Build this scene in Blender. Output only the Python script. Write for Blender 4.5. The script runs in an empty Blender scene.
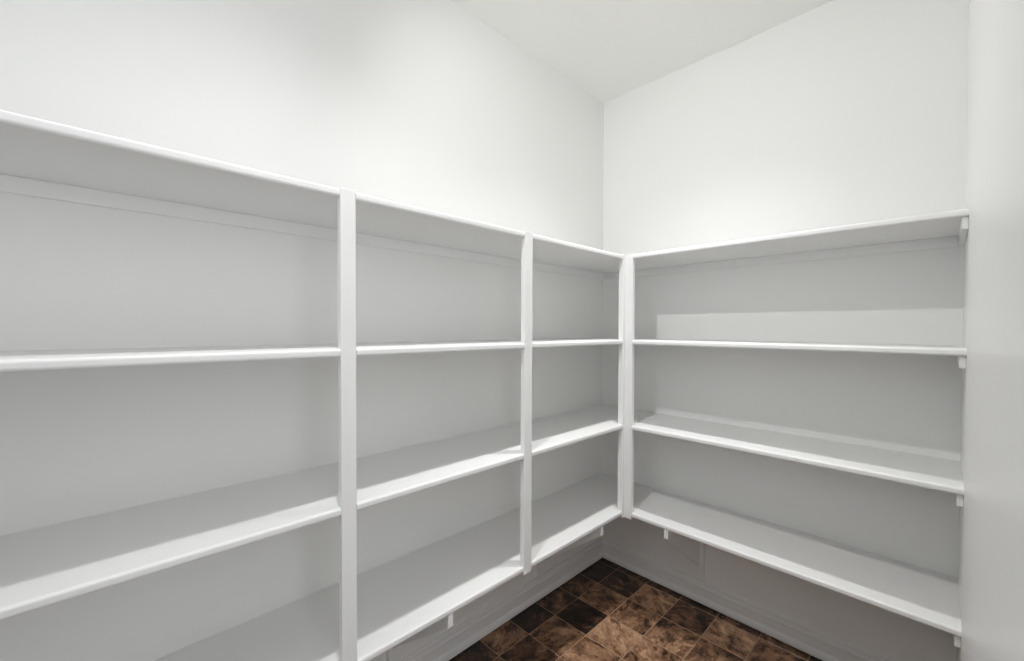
import bpy, bmesh, math, random
from mathutils import Vector, Matrix

C = bpy.context.scene.collection
S = bpy.context.scene

# ---------------------------------------------------------------- dimensions (metres)
W = 1.3097          # left wall (x=0) to right wall
H = 2.425           # ceiling height
YF = -2.55          # front end of the closet (back wall is y=0)
D = 0.3295           # shelf depth
TH = 0.0185          # shelf board thickness
ZS = [1.5152, 1.1555, 0.7966, 0.4290]   # undersides of the four tiers, topmost first
DOOR = (-2.26, -1.50, 2.05)             # doorway in the right wall: y0, y1, head height
CAM = Vector((1.2688, -1.905, 1.223))

# ---------------------------------------------------------------- camera
yaw, pitch, roll, fpx = 0.8017007, -0.0063083, -0.0041762, 416.91
F = Vector((-math.sin(yaw)*math.cos(pitch), math.cos(yaw)*math.cos(pitch), math.sin(pitch)))
R0 = Vector((math.cos(yaw), math.sin(yaw), 0.0)); U0 = R0.cross(F)
R = R0*math.cos(roll) - U0*math.sin(roll); U = U0*math.cos(roll) + R0*math.sin(roll)
cd = bpy.data.cameras.new('camera'); cam = bpy.data.objects.new('camera', cd); C.objects.link(cam)
m = Matrix((R, U, -F)).transposed().to_4x4(); m.translation = CAM
cam.matrix_world = m
cd.sensor_fit = 'HORIZONTAL'; cd.sensor_width = 36.0; cd.lens = fpx/1024*36.0; cd.clip_start = 0.01
S.camera = cam

# ---------------------------------------------------------------- world, lights, exposure
wd = bpy.data.worlds.new('daylight'); S.world = wd; wd.use_nodes = True
bg = wd.node_tree.nodes['Background']; bg.inputs[0].default_value = (0.935, 0.97, 1.0, 1); bg.inputs[1].default_value = 2.7
LAMPS = [(0.605, -1.61, H-0.012), (0.635, -0.60, H-0.012)]
# lamp, watts, beam angle, tilt towards the back wall (the doorway lamp throws part of its beam forward)
BEAMS = [(0, 29.0, 126, 0), (0, 13.0, 70, 0), (0, 45.0, 126, 58), (1, 30.0, 104, 0), (1, 34.0, 64, 0)]
for i, watts, beam, tilt in BEAMS:
    ld = bpy.data.lights.new('ceiling_lamp_light', 'SPOT'); ld.energy = watts; ld.shadow_soft_size = 0.022
    ld.spot_size = math.radians(beam); ld.spot_blend = 1.0; ld.color = (1.0, 0.994, 0.985)
    lo = bpy.data.objects.new('ceiling_lamp_light', ld); C.objects.link(lo)
    lo.location = LAMPS[i]; lo.rotation_euler = (math.radians(tilt), 0, 0)
# daylight portals in the doorway gap and in the added window behind the camera
for loc, rot, sx, sy in (((W+0.11, -1.67, 1.025), (0, math.pi/2, 0), 2.05, 0.34), ((0.81, YF-0.11, 1.80), (math.pi/2, 0, 0), 0.78, 0.80)):
    ld = bpy.data.lights.new('daylight_portal', 'AREA'); ld.shape = 'RECTANGLE'; ld.size = sx; ld.size_y = sy; ld.cycles.is_portal = True
    lo = bpy.data.objects.new('daylight_portal', ld); C.objects.link(lo); lo.location = loc; lo.rotation_euler = rot
S.view_settings.view_transform = 'Standard'; S.view_settings.look = 'None'
S.view_settings.gamma = 1.0; S.view_settings.use_curve_mapping = False
S.view_settings.exposure = -0.06
S.cycles.max_bounces = 16; S.cycles.diffuse_bounces = 12; S.cycles.glossy_bounces = 6
S.cycles.use_denoising = True
S.cycles.sample_clamp_indirect = 6.0

# ---------------------------------------------------------------- materials
def paint(name, rgb, rough, bump=0.0, scale=300.0, spec=0.5):
    mt = bpy.data.materials.new(name); mt.use_nodes = True
    nt = mt.node_tree; b = nt.nodes['Principled BSDF']
    b.inputs['Roughness'].default_value = rough; b.inputs['Specular IOR Level'].default_value = spec
    tc = nt.nodes.new('ShaderNodeTexCoord')
    nz = nt.nodes.new('ShaderNodeTexNoise'); nz.inputs['Scale'].default_value = 2.5; nz.inputs['Detail'].default_value = 4
    nt.links.new(tc.outputs['Object'], nz.inputs['Vector'])
    mx = nt.nodes.new('ShaderNodeMix'); mx.data_type = 'RGBA'
    mx.inputs[6].default_value = (*[c*0.985 for c in rgb], 1); mx.inputs[7].default_value = (*rgb, 1)
    nt.links.new(nz.outputs['Fac'], mx.inputs[0]); nt.links.new(mx.outputs[2], b.inputs['Base Color'])
    if bump:
        n2 = nt.nodes.new('ShaderNodeTexNoise'); n2.inputs['Scale'].default_value = scale; n2.inputs['Detail'].default_value = 2
        nt.links.new(tc.outputs['Object'], n2.inputs['Vector'])
        bp = nt.nodes.new('ShaderNodeBump'); bp.inputs['Strength'].default_value = bump; bp.inputs['Distance'].default_value = 0.001
        nt.links.new(n2.outputs['Fac'], bp.inputs['Height']); nt.links.new(bp.outputs['Normal'], b.inputs['Normal'])
    return mt

M_WALL = paint('white_wall_paint', (0.80, 0.80, 0.79), 0.55, 0.06, 120, 0.35)
M_SATIN = paint('white_satin_wall_paint', (0.85, 0.85, 0.84), 0.36, 0.06, 120)
M_CEIL = paint('white_ceiling_paint', (0.86, 0.86, 0.845), 0.8, 0.10, 120, 0.3)
M_SHELF = paint('white_semigloss_shelf_paint', (0.80, 0.80, 0.795), 0.50, 0.03, 60, 0.4)
M_TRIM = paint('white_trim_paint', (0.80, 0.80, 0.795), 0.38, 0.03, 60)
M_RING = paint('white_lamp_enamel', (0.85, 0.85, 0.85), 0.3)

M_LENS = bpy.data.materials.new('lit_lamp_lens'); M_LENS.use_nodes = True
_b = M_LENS.node_tree.nodes['Principled BSDF']
_b.inputs['Emission Color'].default_value = (1, 0.98, 0.94, 1); _b.inputs['Emission Strength'].default_value = 6.0

def tile_material():
    mt = bpy.data.materials.new('brown_slate_tile'); mt.use_nodes = True
    nt = mt.node_tree; L = nt.links; N = nt.nodes; b = N['Principled BSDF']
    tc = N.new('ShaderNodeTexCoord')
    at = N.new('ShaderNodeAttribute'); at.attribute_name = 'tile'           # r = tone, g,b = pattern offset
    sp = N.new('ShaderNodeSeparateColor'); L.new(at.outputs['Color'], sp.inputs[0])
    off = N.new('ShaderNodeCombineXYZ')
    k1 = N.new('ShaderNodeMath'); k1.operation = 'MULTIPLY'; k1.inputs[1].default_value = 37.0; L.new(sp.outputs[1], k1.inputs[0])
    k2 = N.new('ShaderNodeMath'); k2.operation = 'MULTIPLY'; k2.inputs[1].default_value = 53.0; L.new(sp.outputs[2], k2.inputs[0])
    L.new(k1.outputs[0], off.inputs[0]); L.new(k2.outputs[0], off.inputs[1])
    L.new(k1.outputs[0], off.inputs[2])
    rot = N.new('ShaderNodeVectorRotate'); rot.rotation_type = 'Z_AXIS'
    k3 = N.new('ShaderNodeMath'); k3.operation = 'MULTIPLY'; k3.inputs[1].default_value = 6.28; L.new(sp.outputs[1], k3.inputs[0])
    L.new(tc.outputs['Object'], rot.inputs['Vector']); L.new(k3.outputs[0], rot.inputs['Angle'])
    add = N.new('ShaderNodeVectorMath'); add.operation = 'ADD'
    L.new(rot.outputs[0], add.inputs[0]); L.new(off.outputs[0], add.inputs[1])
    st = N.new('ShaderNodeMapping'); st.inputs['Scale'].default_value = (1.0, 1.5, 1.0); L.new(add.outputs[0], st.inputs['Vector'])
    big = N.new('ShaderNodeTexNoise'); big.inputs['Scale'].default_value = 9.0; big.inputs['Detail'].default_value = 10
    big.inputs['Roughness'].default_value = 0.66; big.inputs['Distortion'].default_value = 0.6
    L.new(st.outputs[0], big.inputs['Vector'])
    fine = N.new('ShaderNodeTexNoise'); fine.inputs['Scale'].default_value = 70.0; fine.inputs['Detail'].default_value = 6
    L.new(st.outputs[0], fine.inputs['Vector'])
    med = N.new('ShaderNodeTexNoise'); med.inputs['Scale'].default_value = 15.0; med.inputs['Detail'].default_value = 7
    med.inputs['Roughness'].default_value = 0.7; med.inputs['Distortion'].default_value = 0.3
    L.new(st.outputs[0], med.inputs['Vector'])
    blot = N.new('ShaderNodeMapRange'); blot.interpolation_type = 'SMOOTHSTEP'
    blot.inputs['From Min'].default_value = 0.40; blot.inputs['From Max'].default_value = 0.50
    blot.inputs['To Min'].default_value = -0.26; blot.inputs['To Max'].default_value = 0.04
    L.new(med.outputs['Fac'], blot.inputs['Value'])
    # value = tone + (big-.5)*.9 + (fine-.5)*.25
    a = N.new('ShaderNodeMath'); a.operation = 'MULTIPLY_ADD'; a.inputs[1].default_value = 1.7; L.new(big.outputs['Fac'], a.inputs[0]); L.new(sp.outputs[0], a.inputs[2])
    c = N.new('ShaderNodeMath'); c.operation = 'MULTIPLY_ADD'; c.inputs[1].default_value = 0.45; L.new(fine.outputs['Fac'], c.inputs[0]); 
    a2 = N.new('ShaderNodeMath'); a2.operation = 'ADD'; L.new(a.outputs[0], a2.inputs[0]); L.new(blot.outputs[0], a2.inputs[1]); L.new(a2.outputs[0], c.inputs[2])
    d = N.new('ShaderNodeMath'); d.operation = 'SUBTRACT'; d.inputs[1].default_value = 1.00; d.use_clamp = True; L.new(c.outputs[0], d.inputs[0])
    cr = N.new('ShaderNodeValToRGB'); L.new(d.outputs[0], cr.inputs[0])
    e = cr.color_ramp.elements
    e[0].position = 0.0; e[0].color = (0.010, 0.005, 0.003, 1)
    e[1].position = 1.0; e[1].color = (0.70, 0.45, 0.27, 1)
    for pos, col in ((0.20, (0.045, 0.022, 0.011, 1)), (0.42, (0.175, 0.088, 0.047, 1)), (0.66, (0.36, 0.205, 0.118, 1))):
        q = e.new(pos); q.color = col
    L.new(cr.outputs[0], b.inputs['Base Color'])
    b.inputs['Roughness'].default_value = 0.42
    bp = N.new('ShaderNodeBump'); bp.inputs['Strength'].default_value = 0.25; bp.inputs['Distance'].default_value = 0.002
    L.new(big.outputs['Fac'], bp.inputs['Height']); L.new(bp.outputs['Normal'], b.inputs['Normal'])
    return mt
M_TILE = tile_material()
M_GROUT = paint('tan_grout', (0.40, 0.26, 0.17), 0.8, 0.2, 400)

def wx(z): return W + 0.0052*(z-0.75)      # face of the right wall, slightly out of plumb

# ---------------------------------------------------------------- mesh helpers
def obj(name, bm, mats, parent=None, smooth=False):
    bmesh.ops.recalc_face_normals(bm, faces=bm.faces)
    me = bpy.data.meshes.new(name)
    bm.to_mesh(me); bm.free()
    for mt in (mats if isinstance(mats, (list, tuple)) else [mats]): me.materials.append(mt)
    if smooth:
        for p in me.polygons: p.use_smooth = True
    o = bpy.data.objects.new(name, me); C.objects.link(o)
    if parent: o.parent = parent
    return o

def box(bm, x0, x1, y0, y1, z0, z1, bev=0.0, seg=2):
    r = bmesh.ops.create_cube(bm, size=1.0)
    for v in r['verts']:
        v.co = Vector(((x0+x1)/2 + v.co.x*(x1-x0), (y0+y1)/2 + v.co.y*(y1-y0), (z0+z1)/2 + v.co.z*(z1-z0)))
    if bev:
        es = list({e for v in r['verts'] for e in v.link_edges})
        bmesh.ops.bevel(bm, geom=es, offset=bev, segments=seg, affect='EDGES', profile=0.5)

def extrude(bm, pts, vec):
    """solid prism: polygon pts (3-D) swept along vec"""
    a = [bm.verts.new(p) for p in pts]; b = [bm.verts.new(Vector(p)+Vector(vec)) for p in pts]
    n = len(pts)
    bm.faces.new(a); bm.faces.new(list(reversed(b)))
    for i in range(n):
        bm.faces.new((a[i], b[i], b[(i+1) % n], a[(i+1) % n]))
    return a, b

def tag(o, label, cat, group=None):
    o['label'] = label; o['category'] = cat
    if group: o['group'] = group
    return o

def thing(name, loc, label, cat, group=None):
    o = bpy.data.objects.new(name, None); C.objects.link(o); o.location = loc; o.empty_display_size = 0.05
    return tag(o, label, cat, group)

def struct(name, bm, mats):
    o = obj(name, bm, mats); o['kind'] = 'structure'; return o

# ---------------------------------------------------------------- the setting
T = 0.12
bm = bmesh.new(); box(bm, -T, 0, YF-T, T, 0, H); struct('wall_left', bm, M_WALL)
bm = bmesh.new(); box(bm, 0, W+T, 0, T, 0, H); struct('wall_back', bm, M_WALL)
WX0, WX1, WZ0, WZ1 = 0.42, 1.20, 1.40, 2.20           # unseen window added in the front wall to let in fill daylight
bm = bmesh.new()
box(bm, 0, W+T, YF-T, YF, 0, WZ0); box(bm, 0, W+T, YF-T, YF, WZ1, H)
box(bm, 0, WX0, YF-T, YF, WZ0, WZ1); box(bm, WX1, W+T, YF-T, YF, WZ0, WZ1)
struct('wall_front', bm, M_WALL)
bm = bmesh.new(); fr = 0.02
box(bm, WX0, WX1, YF-0.09, YF-0.05, WZ0, WZ0+fr, 0.003); box(bm, WX0, WX1, YF-0.09, YF-0.05, WZ1-fr, WZ1, 0.003)
box(bm, WX0, WX0+fr, YF-0.09, YF-0.05, WZ0+fr, WZ1-fr, 0.003); box(bm, WX1-fr, WX1, YF-0.09, YF-0.05, WZ0+fr, WZ1-fr, 0.003)
struct('added_window_1', bm, M_TRIM)
y0, y1, dh = DOOR
bm = bmesh.new()
extrude(bm, [(wx(z), y, z) for y, z in ((0, 0), (0, H), (YF, H), (YF, 0), (y0, 0), (y0, dh), (y1, dh), (y1, 0))], (T, 0, 0))
struct('wall_right', bm, M_SATIN)
# unseen sliding door leaf, added to narrow the daylight from the doorway
bm = bmesh.new(); box(bm, W+0.042, W+0.078, y0, -1.84, 0.006, dh, 0.004)
struct('added_door_1', bm, M_TRIM)
bm = bmesh.new(); box(bm, -T, W+T, YF-T, T, H, H+0.1); struct('ceiling', bm, M_CEIL)

# tiled floor: every tile a raised face with its own tone, grout slab between
random.seed(11)
TONE = {(0,0):.02,(0,1):.04,(0,2):.22,(0,3):.16,(0,4):.02,(0,5):.36,(0,6):.14,
        (1,0):.16,(1,1):.16,(1,2):.34,(1,3):.06,(1,4):.38,(1,5):.16,
        (2,0):.22,(2,1):.42,(2,2):.38,(2,3):.62,(2,4):.42,
        (3,0):.18,(3,1):.20,(3,2):.48,(3,3):.44,(4,0):.26,(4,1):.50,(4,2):.28,(5,0):.30,(5,1):.34}
bm = bmesh.new()
lay = bm.loops.layers.float_color.new('tile')
P, G = 0.161, 0.0016
x_org, y_org = -0.034, 0.106
FX1 = W + 1.6
box(bm, 0, FX1, YF, 0, -0.05, -0.0012)
for f in bm.faces: f.material_index = 1
i = 0
while x_org + i*P < FX1:
    j = 0
    while y_org - j*P > YF:
        xa, xb = max(x_org+i*P+G, 0.0), min(x_org+(i+1)*P-G, FX1)
        yb, ya = min(y_org-j*P-G, 0.0), max(y_org-(j+1)*P+G, YF)
        tone = TONE.get((i, j), random.choice([.04, .10, .18, .26, .34, .42]))
        g, b_ = random.random(), random.random()
        if xb-xa > 0.01 and yb-ya > 0.01:
            e = 0.0012
            vo = [bm.verts.new(q) for q in ((xa, ya, -0.0012), (xb, ya, -0.0012), (xb, yb, -0.0012), (xa, yb, -0.0012))]
            vi = [bm.verts.new(q) for q in ((xa+e, ya+e, 0), (xb-e, ya+e, 0), (xb-e, yb-e, 0), (xa+e, yb-e, 0))]
            fs = [bm.faces.new(vi)] + [bm.faces.new((vo[k], vo[(k+1) % 4], vi[(k+1) % 4], vi[k])) for k in range(4)]
            for f in fs:
                f.material_index = 0
                for lp in f.loops: lp[lay] = (tone, g, b_, 1)
        j += 1
    i += 1
struct('floor', bm, [M_TILE, M_GROUT])

# baseboards: shoe at the foot, flat face, bead and eased top
PROF = [(0, 0.004), (0.020, 0.004), (0.022, 0.007), (0.0215, 0.016), (0.0185, 0.026), (0.0145, 0.031), (0.0130, 0.033), (0.0130, 0.066),
        (0.0155, 0.069), (0.0165, 0.072), (0.0155, 0.0755), (0.0105, 0.078), (0.0100, 0.089), (0.0115, 0.0915), (0.0115, 0.0945), (0.0080, 0.098), (0, 0.099)]
bm = bmesh.new(); extrude(bm, [(a, YF, z) for a, z in PROF], (0, -YF, 0)); struct('baseboard_left', bm, M_TRIM)
bm = bmesh.new(); extrude(bm, [(0.0, -a, z) for a, z in PROF], (W, 0, 0)); struct('baseboard_back', bm, M_TRIM)
bm = bmesh.new(); extrude(bm, [(W-a, y1, z) for a, z in PROF], (0, -y1, 0)); struct('baseboard_right', bm, M_TRIM)

# ---------------------------------------------------------------- shelves
POST_Y = [(-1.5303, -1.4950), (-0.9380, -0.9025)]   # the two posts along the left shelves
PX0, PX1 = 0.311, 0.330
LEAN = {-1.5303: -0.0055}                            # this post stands slightly out of plumb
CA = (0.306, 0.330, -0.3413, -0.306)                # corner post against the left shelves
CB = (0.330, 0.3655, -0.330, -0.311)                # corner post against the back shelves
g = 0.0006

def board(name, outline, z, front):
    bm = bmesh.new()
    extrude(bm, [(x, y, z) for x, y in outline], (0, 0, TH))
    bmesh.ops.recalc_face_normals(bm, faces=bm.faces)
    es = [e for e in bm.edges if front(e.verts[0].co) and front(e.verts[1].co) and abs(e.verts[0].co.z-e.verts[1].co.z) < 1e-6]
    bmesh.ops.bevel(bm, geom=es, offset=0.0058, segments=4, affect='EDGES', profile=0.5)
    return obj(name, bm, M_SHELF)

TIER = ['topmost', 'second', 'third', 'lowest']
LEFT_LAB = ['long topmost white shelf along the left wall, above eye level',
            'long white shelf along the left wall, second from the top, at eye level',
            'long white shelf along the left wall, third from the top, just above the lowest',
            'long lowest white shelf along the left wall, on brackets above the baseboard']
BACK_LAB = ['topmost white shelf on the back wall right of the corner posts',
            'white shelf on the back wall, second from the top, with lit wall above',
            'white shelf on the back wall, third from the top, just above the lowest',
            'lowest white shelf on the back wall, carried by a triangular bracket']
for k, z in enumerate(ZS):
    pts = [(0.0, 0.0), (0.0, YF), (D, YF)]
    for a, b in POST_Y: ln = LEAN.get(a, 0.0)*(z-1.223); pts += [(D, a+ln-g), (PX0-g, a+ln-g), (PX0-g, b+ln+g), (D, b+ln+g)]
    pts += [(D, CA[2]-g), (CA[0]-g, CA[2]-g), (CA[0]-g, CA[3]+g), (D, CA[3]+g), (D, 0.0)]
    o = board('shelf', pts, z, lambda c: abs(c.x-D) < 1e-5 and c.y < -0.33)
    tag(o, LEFT_LAB[k], 'shelf', 'white shelves on the left wall')
    x0 = D + g
    pts = [(x0, 0.0), (x0, CA[3]+g), (CA[1]+g, CA[3]+g), (CA[1]+g, CB[3]+g), (CB[1]+g, CB[3]+g), (CB[1]+g, -D), (wx(z), -D), (wx(z), 0.0)]
    o = board('shelf', pts, z, lambda c: abs(c.y+D) < 1e-5)
    tag(o, BACK_LAB[k], 'shelf', 'white shelves on the back wall')

# ---------------------------------------------------------------- posts
ZT, ZB = ZS[0]+TH+0.003, ZS[3]-0.010
def post(x0, x1, y0, y1, label, group, lean=0.0):
    bm = bmesh.new(); box(bm, x0, x1, y0, y1, ZB, ZT, 0.0018, 2)
    for v in bm.verts: v.co.y += lean*(v.co.z-1.223)
    return tag(obj('shelf_post', bm, M_TRIM), label, 'post', group)
post(PX0, PX1, *POST_Y[0], 'white wooden post nearest the camera, fronting the left shelves, cut by the lower picture edge', 'shelf posts', LEAN[-1.5303])
post(PX0, PX1, *POST_Y[1], 'white wooden post standing free in the middle of the left shelves, halfway to the corner', 'shelf posts')
post(*CA, 'white corner post on the left shelf ends, the left half of the double post', 'shelf posts')
post(*CB, 'white corner post on the back shelf ends, the right half of the double post', 'shelf posts')

# ---------------------------------------------------------------- wall cleats under the shelves
CT, CH = 0.009, 0.034
z = ZS[0]
bm = bmesh.new(); box(bm, 0, CT, YF, 0, z-CH, z, 0.0012, 1)
tag(obj('shelf_cleat', bm, M_TRIM), 'thin white batten along the left wall under the topmost shelf', 'batten')
bm = bmesh.new(); box(bm, CT, wx(z)-0.0135, -CT, 0, z-CH, z, 0.0012, 1)
tag(obj('shelf_cleat', bm, M_TRIM), 'thin white batten along the back wall under the topmost shelf', 'batten')
END_LAB = ['small white batten end on the right wall under the topmost back shelf',
           'small white batten end on the right wall under the second back shelf from the top',
           'small white batten end on the right wall under the third back shelf from the top',
           'small white batten end on the right wall under the lowest back shelf']
for k, z in enumerate(ZS):
    bm = bmesh.new(); box(bm, wx(z)-0.0130, wx(z)-0.0002, -0.318, 0.0, z-0.033, z, 0.0025, 2)
    tag(obj('shelf_cleat', bm, M_TRIM), END_LAB[k], 'batten', 'battens on the right wall')

# ---------------------------------------------------------------- brackets under the lowest shelves (local frame: wall at y=0, arm towards -y)
def bracket(loc, rotz, label):
    t = thing('shelf_bracket', loc, label, 'bracket', 'wooden brackets under the lowest shelves')
    w = 0.0085
    bm = bmesh.new(); box(bm, -w, w, -0.3280, -0.019, -0.036, 0.0, 0.0012, 1); obj('arm', bm, M_TRIM, t)
    bm = bmesh.new(); extrude(bm, [(-w, -0.3235, -0.036), (-w, -0.019, -0.036), (-w, -0.019, -0.262)], (w*2, 0, 0)); obj('gusset', bm, M_TRIM, t)
    bm = bmesh.new(); box(bm, -0.024, 0.024, -0.019, 0.0, -0.318, 0.0, 0.0015, 1); obj('wall_strip', bm, M_TRIM, t)
    t.rotation_euler = (0, 0, rotz)
    return t
bracket((0.516, 0, ZS[3]), 0, 'white triangular wooden bracket on the back wall under the lowest shelf')
bracket((0, -0.487, ZS[3]), math.pi/2, 'white bracket under the lowest left shelf close to the room corner')
bracket((0, -1.225, ZS[3]), math.pi/2, 'white bracket under the lowest left shelf between the near and middle posts')

# ---------------------------------------------------------------- ceiling lamps (just above the picture)
for k, p in enumerate(LAMPS):
    t = thing('ceiling_puck_light', (p[0], p[1], H), ['small round white ceiling lamp nearer the doorway', 'small round white ceiling lamp nearer the back wall'][k],
              'ceiling light', 'ceiling lamps')
    bm = bmesh.new()
    pr = [(0.026, 0.0), (0.036, 0.0), (0.036, -0.005), (0.032, -0.010), (0.026, -0.010)]
    n = 40; rings = [[bm.verts.new((r*math.cos(2*math.pi*a/n), r*math.sin(2*math.pi*a/n), zz)) for r, zz in pr] for a in range(n)]
    for a in range(n):
        for q in range(len(pr)):
            bm.faces.new((rings[a][q], rings[(a+1) % n][q], rings[(a+1) % n][(q+1) % len(pr)], rings[a][(q+1) % len(pr)]))
    obj('trim_ring', bm, M_RING, t)
    bm = bmesh.new(); bmesh.ops.create_cone(bm, cap_ends=True, segments=40, radius1=0.0255, radius2=0.0255, depth=0.006)
    bmesh.ops.translate(bm, verts=bm.verts, vec=(0, 0, -0.004)); obj('lens', bm, M_LENS, t)
